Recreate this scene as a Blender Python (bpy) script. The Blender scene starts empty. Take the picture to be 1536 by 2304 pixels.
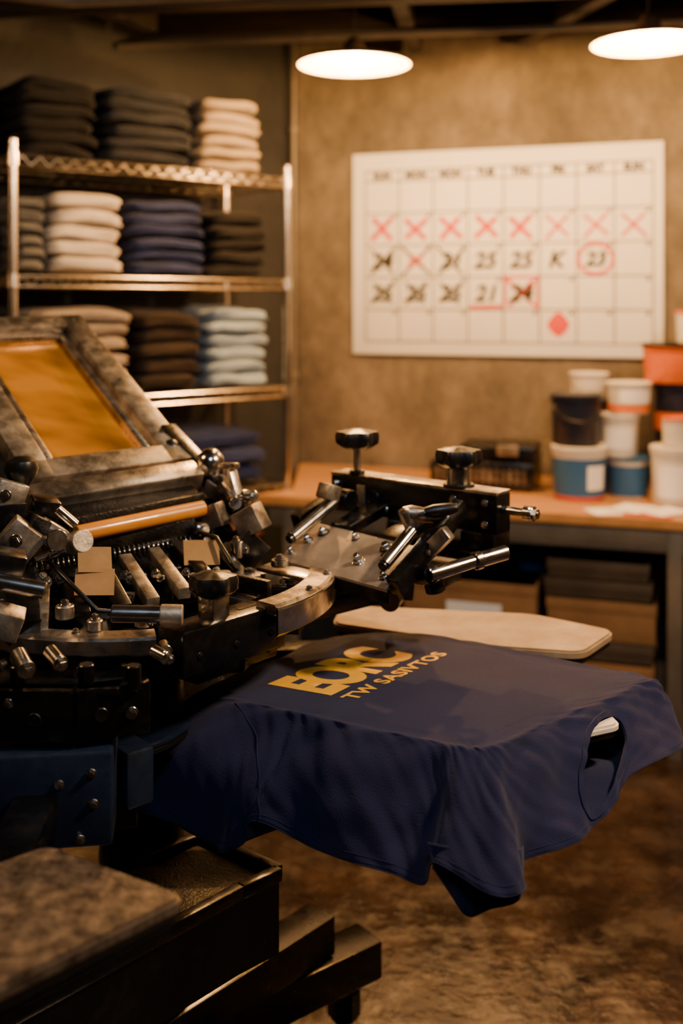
import bpy, bmesh, math, random
from mathutils import Vector, Matrix, noise
from mathutils.bvhtree import BVHTree
random.seed(7)
S = bpy.context.scene
V = Vector
# ------------------------------------------------------------------ materials
def mat(name, col, rough=.5, metal=0., col2=None, ns=6., lo=.4, hi=.65, bump=0., bs=60., sheen=0., rough2=None, emis=None, es=0., stretch=None, coat=0., trans=0., detail=6.):
    m = bpy.data.materials.new(name); m.use_nodes = True
    nt = m.node_tree; N = nt.nodes; L = nt.links
    b = N['Principled BSDF']
    b.inputs['Base Color'].default_value = (*col, 1)
    b.inputs['Roughness'].default_value = rough
    b.inputs['Metallic'].default_value = metal
    b.inputs['Coat Weight'].default_value = coat
    if sheen:
        b.inputs['Sheen Weight'].default_value = sheen
        b.inputs['Sheen Roughness'].default_value = .5
        b.inputs['Specular IOR Level'].default_value = .2
    tc = N.new('ShaderNodeTexCoord'); src = tc.outputs['Object']
    if stretch:
        mp = N.new('ShaderNodeMapping'); mp.inputs['Scale'].default_value = stretch
        L.new(src, mp.inputs['Vector']); src = mp.outputs['Vector']
    if col2 is not None or rough2 is not None:
        n = N.new('ShaderNodeTexNoise'); n.inputs['Scale'].default_value = ns; n.inputs['Detail'].default_value = detail
        n.inputs['Roughness'].default_value = .65
        L.new(src, n.inputs['Vector'])
        r = N.new('ShaderNodeValToRGB'); r.color_ramp.elements[0].position = lo; r.color_ramp.elements[1].position = hi
        L.new(n.outputs['Fac'], r.inputs['Fac'])
        r.color_ramp.elements[0].color = (*col, 1); r.color_ramp.elements[1].color = (*(col2 or col), 1)
        if col2 is not None: L.new(r.outputs['Color'], b.inputs['Base Color'])
        if rough2 is not None:
            mr = N.new('ShaderNodeMapRange'); mr.inputs['From Min'].default_value = lo; mr.inputs['From Max'].default_value = hi
            mr.inputs['To Min'].default_value = rough; mr.inputs['To Max'].default_value = rough2
            L.new(n.outputs['Fac'], mr.inputs['Value']); L.new(mr.outputs['Result'], b.inputs['Roughness'])
    if bump:
        n2 = N.new('ShaderNodeTexNoise'); n2.inputs['Scale'].default_value = bs; n2.inputs['Detail'].default_value = 4
        L.new(tc.outputs['Object'], n2.inputs['Vector'])
        bp = N.new('ShaderNodeBump'); bp.inputs['Strength'].default_value = bump; bp.inputs['Distance'].default_value = .01
        L.new(n2.outputs['Fac'], bp.inputs['Height']); L.new(bp.outputs['Normal'], b.inputs['Normal'])
    if emis:
        b.inputs['Emission Color'].default_value = (*emis, 1); b.inputs['Emission Strength'].default_value = es
    return m

M = dict(
 alu=mat('brushed_aluminium', (.32,.275,.22), .24, .95, (.64,.56,.46), 14, rough2=.40, bump=.05, bs=120),
 aluold=mat('worn_aluminium', (.15,.125,.095), .34, .8, (.44,.375,.29), 18, rough2=.50, bump=.08, bs=150),
 steel=mat('steel', (.62,.58,.52), .16, 1., (.24,.22,.195), 20, rough2=.30),
 black=mat('black_painted_steel', (.002,.002,.0023), .26, .1, (.010,.008,.0065), 16, lo=.5, hi=.8, rough2=.42, bump=.04, bs=90),
 plastic=mat('black_plastic', (.004,.004,.004), .34, 0, bump=.03, bs=200),
 navyp=mat('navy_powder_coat', (.004,.009,.024), .34, .1, (.007,.015,.036), 10, rough2=.46, bump=.05, bs=150),
 platen=mat('worn_platen', (.050,.036,.026), .28, .5, (.22,.165,.115), 45, lo=.36, hi=.74, rough2=.55, bump=.12, bs=220, detail=12),
 platenw=mat('clean_platen', (.62,.55,.45), .5, .1, (.72,.66,.55), 8),
 platent=mat('tan_platen', (.24,.165,.095), .5, .1, (.38,.275,.175), 9, bump=.05),
 meshy=mat('amber_screen_mesh', (.04,.018,.005), .24, .5, (.82,.36,.03), 2.1, lo=.38, hi=.60, rough2=.18, stretch=(1.,2.0,1.5), bump=.02, bs=300, detail=3),
 amber=mat('amber_squeegee', (.52,.17,.006), .35, .0, (.64,.26,.012), 9, coat=.4),
 kraft=mat('kraft_card', (.25,.135,.04), .75, 0, (.32,.18,.06), 15),
 dark=mat('oily_black_steel', (.005,.004,.003), .38, .5, (.04,.030,.020), 25, lo=.5, hi=.75, bump=.2, bs=200),
 chrome=mat('chrome_wire', (.82,.74,.62), .22, 1., (.58,.52,.43), 12),
 wood=mat('bench_wood', (.36,.18,.062), .42, 0, (.46,.25,.095), 3, stretch=(1,6,1), bump=.03),
 grey=mat('grey_steel', (.12,.105,.088), .5, .4, (.17,.15,.125), 6),
 card=mat('cardboard', (.21,.105,.036), .8, 0, (.27,.14,.052), 6),
 cardd=mat('dark_box', (.045,.030,.018), .7, 0, (.07,.048,.030), 6),
 white=mat('white_plastic', (.60,.58,.54), .45, 0, (.66,.64,.60), 5),
 blue=mat('blue_label', (.012,.075,.22), .5, 0, (.018,.095,.27), 5),
 navy=mat('navy_plastic', (.006,.009,.024), .38),
 orange=mat('orange_plastic', (.56,.105,.004), .45, 0, (.64,.15,.008), 4),
 red=mat('red_label', (.50,.05,.008), .5),
 paper=mat('paper_white', (.80,.82,.85), .6, 0, (.75,.77,.80), 3),
 ink=mat('black_ink', (.010,.010,.010), .7),
 inkred=mat('red_ink', (.55,.022,.004), .6, 0, (.66,.06,.02), 14),
 gold=mat('gold_print', (.66,.33,.006), .6, 0, (.72,.37,.01), 60, bump=.03, bs=500),
 shade=mat('enamel_shade', (.04,.025,.015), .35, .3),
 shadein=mat('glowing_enamel_inside', (.9,.80,.62), .5, 0, emis=(1,.48,.11), es=6.5),  # emission stands in for bulb light falling on the white enamel
 bulb=mat('bulb_glow', (1,.9,.7), .3, 0, emis=(1,.72,.38), es=130),
)
def fabric(name, c, k=1.5, sheen=.08):
    return mat(name, c, .92, 0, tuple(min(1,x*k) for x in c), 9, bump=.22, bs=420, sheen=sheen)
F = dict(black=fabric('cotton_black', (.0035,.0035,.0045),sheen=.03), char=fabric('cotton_charcoal', (.008,.010,.015),sheen=.04),
 beige=fabric('cotton_beige', (.17,.14,.105), 1.2), cream=fabric('cotton_cream', (.46,.42,.37), 1.15),
 navy=fabric('cotton_navy', (.008,.014,.055),sheen=.05), olive=fabric('cotton_grey', (.085,.088,.09), 1.2),
 brown=fabric('cotton_brown', (.013,.009,.007),sheen=.04), lblue=fabric('cotton_light_blue', (.20,.27,.36), 1.2),
 rust=fabric('cotton_rust', (.09,.03,.015)), tan=fabric('cotton_tan', (.23,.19,.155), 1.2))

def concrete(name, c1, c2, c3, rough):
    m = bpy.data.materials.new(name); m.use_nodes = True
    nt = m.node_tree; N = nt.nodes; L = nt.links; b = N['Principled BSDF']
    tc = N.new('ShaderNodeTexCoord')
    mp = N.new('ShaderNodeMapping'); mp.inputs['Scale'].default_value = (1.,1.,.7); L.new(tc.outputs['Object'], mp.inputs[0])
    n = N.new('ShaderNodeTexNoise'); n.inputs['Scale'].default_value = 2.6; n.inputs['Detail'].default_value = 10; n.inputs['Roughness'].default_value = .78
    L.new(mp.outputs[0], n.inputs['Vector'])
    r = N.new('ShaderNodeValToRGB'); e = r.color_ramp.elements; e[0].position=.34; e[1].position=.68
    e[0].color=(*c1,1); e[1].color=(*c3,1); k=e.new(.5); k.color=(*c2,1)
    L.new(n.outputs['Fac'], r.inputs['Fac']); L.new(r.outputs['Color'], b.inputs['Base Color'])
    b.inputs['Roughness'].default_value = rough
    n2 = N.new('ShaderNodeTexNoise'); n2.inputs['Scale'].default_value = 28; n2.inputs['Detail'].default_value = 7
    L.new(tc.outputs['Object'], n2.inputs['Vector'])
    bp = N.new('ShaderNodeBump'); bp.inputs['Strength'].default_value=.4; bp.inputs['Distance'].default_value=.012
    L.new(n2.outputs['Fac'], bp.inputs['Height']); L.new(bp.outputs['Normal'], b.inputs['Normal'])
    return m
M['wall'] = concrete('concrete_wall', (.048,.040,.029), (.108,.090,.066), (.21,.175,.13), .7)
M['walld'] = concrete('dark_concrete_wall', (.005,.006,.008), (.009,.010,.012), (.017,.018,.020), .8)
M['ceil'] = concrete('dark_ceiling', (.006,.004,.003), (.010,.007,.005), (.017,.012,.008), .8)
M['beam'] = mat('dark_timber', (.013,.008,.005), .6, 0, (.026,.015,.008), 5, stretch=(1,1,5))
def floor_mat():
    m = bpy.data.materials.new('polished_concrete_floor'); m.use_nodes = True
    nt = m.node_tree; N = nt.nodes; L = nt.links; b = N['Principled BSDF']
    tc = N.new('ShaderNodeTexCoord')
    n = N.new('ShaderNodeTexNoise'); n.inputs['Scale'].default_value=5.5; n.inputs['Detail'].default_value=12; n.inputs['Roughness'].default_value=.78
    L.new(tc.outputs['Object'], n.inputs['Vector'])
    r = N.new('ShaderNodeValToRGB'); e=r.color_ramp.elements; e[0].position=.38; e[1].position=.66
    e[0].color=(.009,.0055,.0035,1); e[1].color=(.062,.037,.021,1); k=e.new(.5); k.color=(.026,.0155,.009,1)
    L.new(n.outputs['Fac'], r.inputs['Fac']); L.new(r.outputs['Color'], b.inputs['Base Color'])
    n3 = N.new('ShaderNodeTexNoise'); n3.inputs['Scale'].default_value=7; n3.inputs['Detail'].default_value=9; n3.inputs['Roughness'].default_value=.7
    L.new(tc.outputs['Object'], n3.inputs['Vector'])
    def mr(a,bb,sock,f0=.38,f1=.62):
        k=N.new('ShaderNodeMapRange'); k.inputs['From Min'].default_value=f0; k.inputs['From Max'].default_value=f1
        k.inputs['To Min'].default_value=a; k.inputs['To Max'].default_value=bb
        L.new(n3.outputs['Fac'], k.inputs['Value']); L.new(k.outputs['Result'], sock)
    mr(.07,.24,b.inputs['Roughness']); mr(.26,.38,b.inputs['Coat Roughness'])
    mr(.0,1.,b.inputs['Coat Weight'],.47,.60)
    b.inputs['IOR'].default_value=1.6
    b.inputs['Coat IOR'].default_value=1.6
    n2 = N.new('ShaderNodeTexNoise'); n2.inputs['Scale'].default_value=20; n2.inputs['Detail'].default_value=5
    L.new(tc.outputs['Object'], n2.inputs['Vector'])
    bp = N.new('ShaderNodeBump'); bp.inputs['Strength'].default_value=.32; bp.inputs['Distance'].default_value=.011
    L.new(n2.outputs['Fac'], bp.inputs['Height']); L.new(bp.outputs['Normal'], b.inputs['Normal'])
    L.new(bp.outputs['Normal'], b.inputs['Coat Normal'])
    return m
M['floor'] = floor_mat()

# ------------------------------------------------------------------ builders
class Grp: pass
G = Grp(); G.e = None; G.off = V((0,0,0))
def group(name, loc=(0,0,0), rz=0., local=True):
    e = bpy.data.objects.new(name, None); S.collection.objects.link(e)
    e.empty_display_size = .05
    e.location = loc; e.rotation_euler = (0,0,rz)
    G.e = e; G.off = V((0,0,0)) if local else -V(loc)
    return e
def nogroup():
    G.e = None; G.off = V((0,0,0))
def fin(name, bm, m, smooth=False, angle=None):
    bmesh.ops.recalc_face_normals(bm, faces=bm.faces)
    me = bpy.data.meshes.new(name); bm.to_mesh(me); bm.free()
    o = bpy.data.objects.new(name, me); S.collection.objects.link(o)
    if m is not None: me.materials.append(m if not isinstance(m,str) else M[m])
    if smooth:
        me.polygons.foreach_set('use_smooth', [True]*len(me.polygons))
        if angle: 
            try: me.set_sharp_from_angle(angle=math.radians(angle))
            except Exception: pass
    if G.e is not None:
        o.parent = G.e; o.location = G.off
    return o
def bev(bm, b, seg=2):
    if b > 0:
        bmesh.ops.bevel(bm, geom=list(bm.edges), offset=b, segments=seg, affect='EDGES', profile=.5, clamp_overlap=True)
def add_box(bm, mtx, size, b=0., seg=2):
    t = bmesh.new(); bmesh.ops.create_cube(t, size=1)
    for v in t.verts: v.co = V((v.co.x*size[0], v.co.y*size[1], v.co.z*size[2]))
    bev(t, b, seg); bmesh.ops.transform(t, matrix=mtx, verts=t.verts)
    me = bpy.data.meshes.new('t'); t.to_mesh(me); t.free(); bm.from_mesh(me); bpy.data.meshes.remove(me)
def frame(p, q, up=(0,0,1)):
    p=V(p); q=V(q); x=(q-p).normalized(); up=V(up)
    if abs(x.dot(up.normalized()))>.98: up=V((0,1,0))
    y=up.cross(x).normalized(); z=x.cross(y)
    m=Matrix((x,y,z)).transposed().to_4x4(); m.translation=(p+q)/2
    return m, (q-p).length
def add_obox(bm, p, q, w, h, b=.002, up=(0,0,1)):
    m,l = frame(p,q,up); add_box(bm, m, (l,w,h), b)
def obox(name,p,q,w,h,m,b=.002,up=(0,0,1)):
    bm=bmesh.new(); add_obox(bm,p,q,w,h,b,up); return fin(name,bm,m,True,35)
def box(name,c,size,m,rot=(0,0,0),b=.003):
    from mathutils import Euler
    bm=bmesh.new(); mm=Euler([math.radians(a) for a in rot]).to_matrix().to_4x4(); mm.translation=V(c)
    add_box(bm,mm,size,b); return fin(name,bm,m,True,35)
def add_cyl(bm,p,q,r,r2=None,seg=20,b=0.):
    r2 = r if r2 is None else r2
    m,l=frame(p,q)
    rings=[]
    prof=[(-l/2,r-b),(-l/2+b,r),(l/2-b,r2),(l/2,r2-b)] if b>0 else [(-l/2,r),(l/2,r2)]
    for (x,rr) in prof:
        rings.append([bm.verts.new(m@V((x,rr*math.cos(a),rr*math.sin(a)))) for a in [2*math.pi*i/seg for i in range(seg)]])
    for a,bb in zip(rings,rings[1:]):
        for i in range(seg): bm.faces.new((a[i],a[(i+1)%seg],bb[(i+1)%seg],bb[i]))
    bm.faces.new(rings[0][::-1]); bm.faces.new(rings[-1])
def cyl(name,p,q,r,m,r2=None,seg=24,b=.0015):
    bm=bmesh.new(); add_cyl(bm,p,q,r,r2,seg,b); return fin(name,bm,m,True,35)
def add_lathe(bm, prof, mtx=Matrix(), seg=40, lobes=0, amp=0.):
    rings=[]
    for (r,z) in prof:
        if r<1e-5: rings.append([bm.verts.new(mtx@V((0,0,z)))])
        else:
            rings.append([bm.verts.new(mtx@V((r*(1+amp*math.cos(lobes*a))*math.cos(a), r*(1+amp*math.cos(lobes*a))*math.sin(a), z))) for a in [2*math.pi*i/seg for i in range(seg)]])
    for a,b in zip(rings,rings[1:]):
        if len(a)==1 and len(b)==1: continue
        for i in range(seg):
            j=(i+1)%seg
            if len(a)==1: bm.faces.new((a[0],b[j],b[i]))
            elif len(b)==1: bm.faces.new((a[i],a[j],b[0]))
            else: bm.faces.new((a[i],a[j],b[j],b[i]))
def lathe(name,prof,loc,m,rot=None,seg=40,lobes=0,amp=0.,angle=40):
    mtx=Matrix.Translation(V(loc))
    if rot is not None: mtx=mtx@V((0,0,1)).rotation_difference(V(rot)).to_matrix().to_4x4()
    bm=bmesh.new(); add_lathe(bm,prof,mtx,seg,lobes,amp); return fin(name,bm,m,True,angle)
def ball(name,c,r,m,sc=(1,1,1)):
    bm=bmesh.new(); bmesh.ops.create_uvsphere(bm,u_segments=24,v_segments=14,radius=r)
    for v in bm.verts: v.co=V((v.co.x*sc[0],v.co.y*sc[1],v.co.z*sc[2]))+V(c)
    return fin(name,bm,m,True)
def prism(name, pts, z0, z1, m, b=.003, rnd=0.):
    if rnd>0:
        out=[]; n=len(pts)
        for i in range(n):
            p=V(pts[i]); a=V(pts[i-1])-p; c=V(pts[(i+1)%n])-p
            r=min(rnd,a.length*.45,c.length*.45)
            A=p+a.normalized()*r; C=p+c.normalized()*r
            for k in range(7):
                t=k/6; out.append(tuple((1-t)**2*A+2*t*(1-t)*p+t*t*C))
        pts=out
    bm=bmesh.new()
    lo=[bm.verts.new((p[0],p[1],z0)) for p in pts]; hi=[bm.verts.new((p[0],p[1],z1)) for p in pts]
    bm.faces.new(lo[::-1]); bm.faces.new(hi); n=len(pts)
    for i in range(n): bm.faces.new((lo[i],lo[(i+1)%n],hi[(i+1)%n],hi[i]))
    bmesh.ops.recalc_face_normals(bm,faces=bm.faces)
    if b>0:
        ed=[e for e in bm.edges if abs(e.verts[0].co.z-e.verts[1].co.z)<1e-6]
        bmesh.ops.bevel(bm,geom=ed,offset=b,segments=2,affect='EDGES',clamp_overlap=True)
    return fin(name,bm,m,True,35)
def add_tube(bm, pts, r, seg=8, closed=False):
    pts=[V(p) for p in pts]; n=len(pts); rings=[]
    prev=None
    for i,p in enumerate(pts):
        a=pts[i-1] if (i>0 or closed) else p; c=pts[(i+1)%n] if (i<n-1 or closed) else p
        t=(c-a).normalized()
        up=prev if prev is not None else (V((0,0,1)) if abs(t.z)<.9 else V((1,0,0)))
        u=(up-t*up.dot(t)).normalized(); prev=u; w=t.cross(u)
        rings.append([bm.verts.new(p+(u*math.cos(k*2*math.pi/seg)+w*math.sin(k*2*math.pi/seg))*r) for k in range(seg)])
    rng = range(n) if closed else range(n-1)
    for i in rng:
        A=rings[i]; B=rings[(i+1)%n]
        for k in range(seg): bm.faces.new((A[k],A[(k+1)%seg],B[(k+1)%seg],B[k]))
    if not closed: bm.faces.new(rings[0][::-1]); bm.faces.new(rings[-1])
def tube(name,pts,r,m,seg=10,closed=False):
    bm=bmesh.new(); add_tube(bm,pts,r,seg,closed); return fin(name,bm,m,True,50)
def bolt(name,p,d,r=.008,l=.01,m='steel'):
    p=V(p); d=V(d).normalized()
    bm=bmesh.new(); add_cyl(bm,p,p+d*l*.35,r*1.35,seg=20,b=.0006); add_cyl(bm,p+d*l*.35,p+d*l,r,seg=6,b=.0006)
    add_cyl(bm,p+d*l,p+d*(l*1.15),r*.5,seg=12)
    return fin(name,bm,m,True,30)
def knob(name,c,r,h,m='plastic',axis=(0,0,1)):
    prof=[(0,0),(r*.55,0),(r*.8,h*.15),(r*.98,h*.3),(r,h*.5),(r,h*.75),(r*.93,h*.92),(r*.6,h*.97),(r*.35,h*1.05),(0,h*1.06)]
    return lathe(name,prof,c,m,axis,seg=72,lobes=6,amp=.09,angle=50)
def text_mesh(txt, size, off=0., ext=.0005, sp=1., shear=0.):
    cu=bpy.data.curves.new('txt','FONT'); cu.body=txt; cu.size=size; cu.offset=off; cu.extrude=ext; cu.space_character=sp; cu.resolution_u=6; cu.shear=shear
    o=bpy.data.objects.new('txt',cu); S.collection.objects.link(o)
    dg=bpy.context.evaluated_depsgraph_get(); me=bpy.data.meshes.new_from_object(o.evaluated_get(dg))
    bpy.data.objects.remove(o); bpy.data.curves.remove(cu)
    return me

# ------------------------------------------------------------------ room
nogroup()
H=2.72
A=(-.2,4.885); B=(2.6,3.956); Cc=(2.6,-1.2); D=(-3.,-1.2); E=(-3.,2.615)
def ordw(name,p,q,m='wall'):
    n=V((0,0,1)).cross(V((*q,0))-V((*p,0)))
    if n.dot(V((0,1.8,0))-V((*p,0)))>0: p,q=q,p
    p=V((*p,0)); q=V((*q,0)); n=V((0,0,1)).cross(q-p).normalized()*.1
    bm=bmesh.new()
    vs=[bm.verts.new(v) for v in (p,q,q+n,p+n)]; up=[bm.verts.new(v.co+V((0,0,H))) for v in vs]
    bm.faces.new(vs); bm.faces.new(up)
    for i in range(4): bm.faces.new((vs[i],vs[(i+1)%4],up[(i+1)%4],up[i]))
    return fin(name,bm,m)
ordw('wall_back',A,B); ordw('wall_right',B,Cc); ordw('wall_front',Cc,D,'walld'); ordw('wall_side',D,E,'walld'); ordw('wall_left',E,A,'walld')
def slab(name,z0,z1,m):
    pts=[(-.2,5.0),(2.72,4.04),(2.72,-1.3),(-3.1,-1.3),(-3.1,2.66)]
    return prism(name,pts,z0,z1,m,b=0)
slab('floor',-.08,0,'floor'); slab('ceiling',H,H+.08,'ceil')
group('ceiling_beams',(0,3,2.65),local=False)
for i,(p,q,w,h) in enumerate([((-2.6,2.7,2.64),(2.5,2.75,2.64),.10,.14),((-1.3,3.85,2.64),(2.5,3.35,2.64),.09,.14),((-.75,4.25,2.655),(2.0,4.08,2.655),.07,.11),
                              ((.05,2.8,2.66),(.32,4.6,2.66),.06,.10),((1.2,2.8,2.66),(.75,4.45,2.66),.06,.10),((-1.5,2.8,2.66),(-.75,4.2,2.66),.07,.12)]):
    obox('joist_%d'%i,p,q,w,h,'beam',.004)
group('ceiling_pipes',(0,3,2.55),local=False)
tube('pipe_0',[(-2.2,3.0,2.54),(-.9,3.55,2.54),(2.3,3.0,2.54)],.018,'grey',16)
tube('pipe_1',[(-2.2,2.85,2.50),(2.3,3.25,2.50)],.03,'walld',20)
tube('pipe_2',[(-.9,4.3,2.57),(2.2,3.75,2.57)],.014,'grey',12)
for i,x in enumerate((-1.2,-.2,.7,1.5)): cyl('pipe_hanger_%d'%i,(x,2.85+.4*(x+2.2)/4.5,2.50),(x,2.85+.4*(x+2.2)/4.5,2.715),.005,'grey')
group('corner_conduit',(-.215,4.80,0),local=False)
tube('pipe',[(-.215,4.80,2.7),(-.215,4.80,.0)],.013,'grey')
for z in (.5,1.2,2.3): cyl('clip_%d'%int(z*10),(-.215,4.80,z),(-.215,4.80,z+.03),.019,'grey')

# ------------------------------------------------------------------ pendant lamps
def lamp(x,y,z,R=.2):
    group('pendant_lamp',(x,y,z))
    outer=[(R,0),(R*.99,.008),(R*.85,.018),(R*.6,.028),(R*.35,.036),(.045,.042),(.035,.075),(.022,.095),(0,.096)]
    inner=[(R*.985,.001),(R*.84,.014),(R*.6,.023),(R*.35,.031),(.0,.037)]
    lathe('shade_outer',outer,(0,0,0),'shade',seg=64)
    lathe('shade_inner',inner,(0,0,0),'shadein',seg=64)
    bm=bmesh.new(); add_tube(bm,[(R*math.cos(a),R*math.sin(a),.002) for a in [i*2*math.pi/64 for i in range(64)]],.003,8,True); fin('shade_rim',bm,'shade',True)
    lathe('bulb',[(0,-.028),(.014,-.025),(.025,-.012),(.028,.0),(.022,.018),(.014,.03),(.0,.034)],(0,0,0),'bulb')
    cyl('cord',(0,0,.09),(0,0,H-z-.02),.004,'plastic'); cyl('ceiling_rose',(0,0,H-z-.03),(0,0,H-z-.001),.05,'shade')
    l=bpy.data.lights.new('lamp_light','POINT'); l.energy=112; l.color=(1,.48,.14); l.shadow_soft_size=.018
    o=bpy.data.objects.new('lamp_light',l); S.collection.objects.link(o); o.parent=G.e; o.location=(0,0,-.050)
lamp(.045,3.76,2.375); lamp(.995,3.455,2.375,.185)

# ------------------------------------------------------------------ calendar
th=-math.atan(.332)
group('wall_calendar',(.058,4.8,1.31),th)
W=1.332; Hc=.89
box('board',(W/2,-.014,Hc/2),(W,.014,Hc),'paper',b=.002)
yb=-.0225
bm=bmesh.new()
def strip(bm,x0,z0,x1,z1,w,y=yb):
    d=V((x1-x0,0,z1-z0)); n=V((-d.z,0,d.x)).normalized()*w/2
    a=V((x0,y,z0)); b=V((x1,y,z1))
    bm.faces.new([bm.verts.new(v) for v in (a-n,b-n,b+n,a+n)])
gx=[.06+.154*k for k in range(9)]; gz=[.766-.142*r for r in range(6)]
for x in gx: strip(bm,x,.814,x,gz[-1],.005)
for z in [.814]+gz: strip(bm,gx[0],z,gx[-1],z,.005)
for r in range(1,5):
    for k in range(8):
        if random.random()<.8: strip(bm,gx[k+1]-.028,gz[r]-.014,gx[k+1]-.012,gz[r]-.014,.012)
def cross(bm,cx,cz,s,w,y=yb-.0006):
    j=lambda: random.uniform(-.006,.006)
    strip(bm,cx-s+j(),cz-s+j(),cx+s+j(),cz+s+j(),w,y); strip(bm,cx-s+j(),cz+s+j(),cx+s+j(),cz-s+j(),w,y-.0002)
cc=lambda k:.137+.154*k
rc=lambda r:.766-.142*(r+.5)
cross(bm,cc(0),rc(2),.054,.010); cross(bm,cc(1),rc(2),.064,.010); cross(bm,cc(2),rc(2),.058,.010)
for k in range(3): cross(bm,cc(k),rc(3),.048,.009)
cross(bm,cc(4),rc(3),.04,.009)
fin('grid_lines',bm,'ink')
bm=bmesh.new()
for k in range(8): cross(bm,cc(k),rc(1),.046 if k<5 else .049,.021 if k<5 else .012)
cross(bm,cc(1),rc(2),.028,.018); cross(bm,cc(4),rc(3),.06,.014)
for (a,b,c,d) in ((-.07,.07,.07,.07),(-.07,-.05,-.07,.07),(.07,.07,.07,-.07)): strip(bm,cc(4)+a,rc(3)+b,cc(4)+c,rc(3)+d,.010,yb-.0009)
strip(bm,cc(3)-.07,rc(3)-.062,cc(3)+.075,rc(3)-.057,.015,yb-.0009)
n=40
for i in range(n):
    a=2*math.pi*i/n; b=2*math.pi*(i+1.2)/n
    strip(bm,cc(6)+.071*math.cos(a),rc(2)+.063*math.sin(a),cc(6)+.071*math.cos(b),rc(2)+.063*math.sin(b),.014,yb-.001-i*1e-5)
ps=[(cc(5)+.002+.048*math.cos(i*math.pi/8)*(1 if i%4==0 else .86+.06*math.sin(i*5)), rc(4)+.01+.054*math.sin(i*math.pi/8)*(1 if i%4==0 else .86)) for i in range(16)]
bm.faces.new([bm.verts.new((x,yb-.001,z)) for x,z in ps])
fin('red_marks',bm,'inkred')
def caltext(t,x,z,size,m,off=.0,shear=0.):
    me=text_mesh(t,size,off,.0002,shear=shear)
    w=max(v.co.x for v in me.vertices)+min(v.co.x for v in me.vertices); h=max(v.co.y for v in me.vertices)+min(v.co.y for v in me.vertices)
    for v in me.vertices: v.co=V((x+v.co.x-w/2, yb-.0012+v.co.z*.5, z+v.co.y-h/2))
    me.materials.append(M[m]); o=bpy.data.objects.new('text_'+t.lower(),me); S.collection.objects.link(o); o.parent=G.e
for k,t in enumerate(['SUN','MON','MON','TUE','THU','FRI','SAT','SUN']): caltext(t,cc(k),.790,.042,'ink',.0025)
for k,t in enumerate(['24','','21','25','25','K','23']):
    if t: caltext(t,cc(k),rc(2),.098 if k<6 else .084,'ink',.003,.25)
for k,t in enumerate(['25','25','25','21','24']): caltext(t,cc(k),rc(3),.098,'ink',.003,.25)

# ------------------------------------------------------------------ wire shelving
ra=math.atan2(.63,.777)
ZS=[2.03,1.63,1.21,.83,.35]
def shelving(loc,w,d=.44):
    group('wire_shelving_unit',(*loc,0),ra)
    for i,(x,y) in enumerate([(0,0),(w,0),(0,d),(w,d)]):
        bm=bmesh.new(); add_cyl(bm,(x,y,.02),(x,y,2.075),.0145,seg=16,b=.001)
        for k in range(80): add_cyl(bm,(x,y,.05+k*.025),(x,y,.053+k*.025),.0155,seg=14)
        add_cyl(bm,(x,y,0),(x,y,.02),.02,seg=16,b=.002); add_cyl(bm,(x,y,2.075),(x,y,2.085),.016,.009,seg=16)
        fin('post_%d'%i,bm,'chrome',True,30)
    for s,z in enumerate(ZS):
        bm=bmesh.new()
        for (a,b) in [((0,0),(w,0)),((0,d),(w,d)),((0,0),(0,d)),((w,0),(w,d))]:
            add_cyl(bm,(*a,z-.004),(*b,z-.004),.0045,seg=8); add_cyl(bm,(*a,z-.038),(*b,z-.038),.0045,seg=8)
            L=(V(b)-V(a)).length; n=max(2,int(L/.06)); pts=[]
            for i in range(n*2+1):
                p=V(a)+(V(b)-V(a))*i/(n*2); pts.append((p.x,p.y,z-.005 if i%2 else z-.037))
            add_tube(bm,pts,.004,6)
        k=int(w/.025)
        for i in range(1,k): add_cyl(bm,(w*i/k,0,z),(w*i/k,d,z),.0018,seg=5)
        for y in (d*.33,d*.66): add_cyl(bm,(0,y,z-.005),(w,y,z-.005),.003,seg=6)
        for (x,y) in [(0,0),(w,0),(0,d),(w,d)]: add_cyl(bm,(x,y,z-.04),(x,y,z+.004),.020,.0175,seg=16)
        fin('shelf_%d'%s,bm,'chrome',True,40)
SL=V((-1.078,3.5)); sd=V((.777,.63)); sb=V((-.63,.777))
shelving(SL,1.11); shelving(SL-sd*1.01,.93)
def spow(x,e): return math.copysign(abs(x)**e,x)
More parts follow.
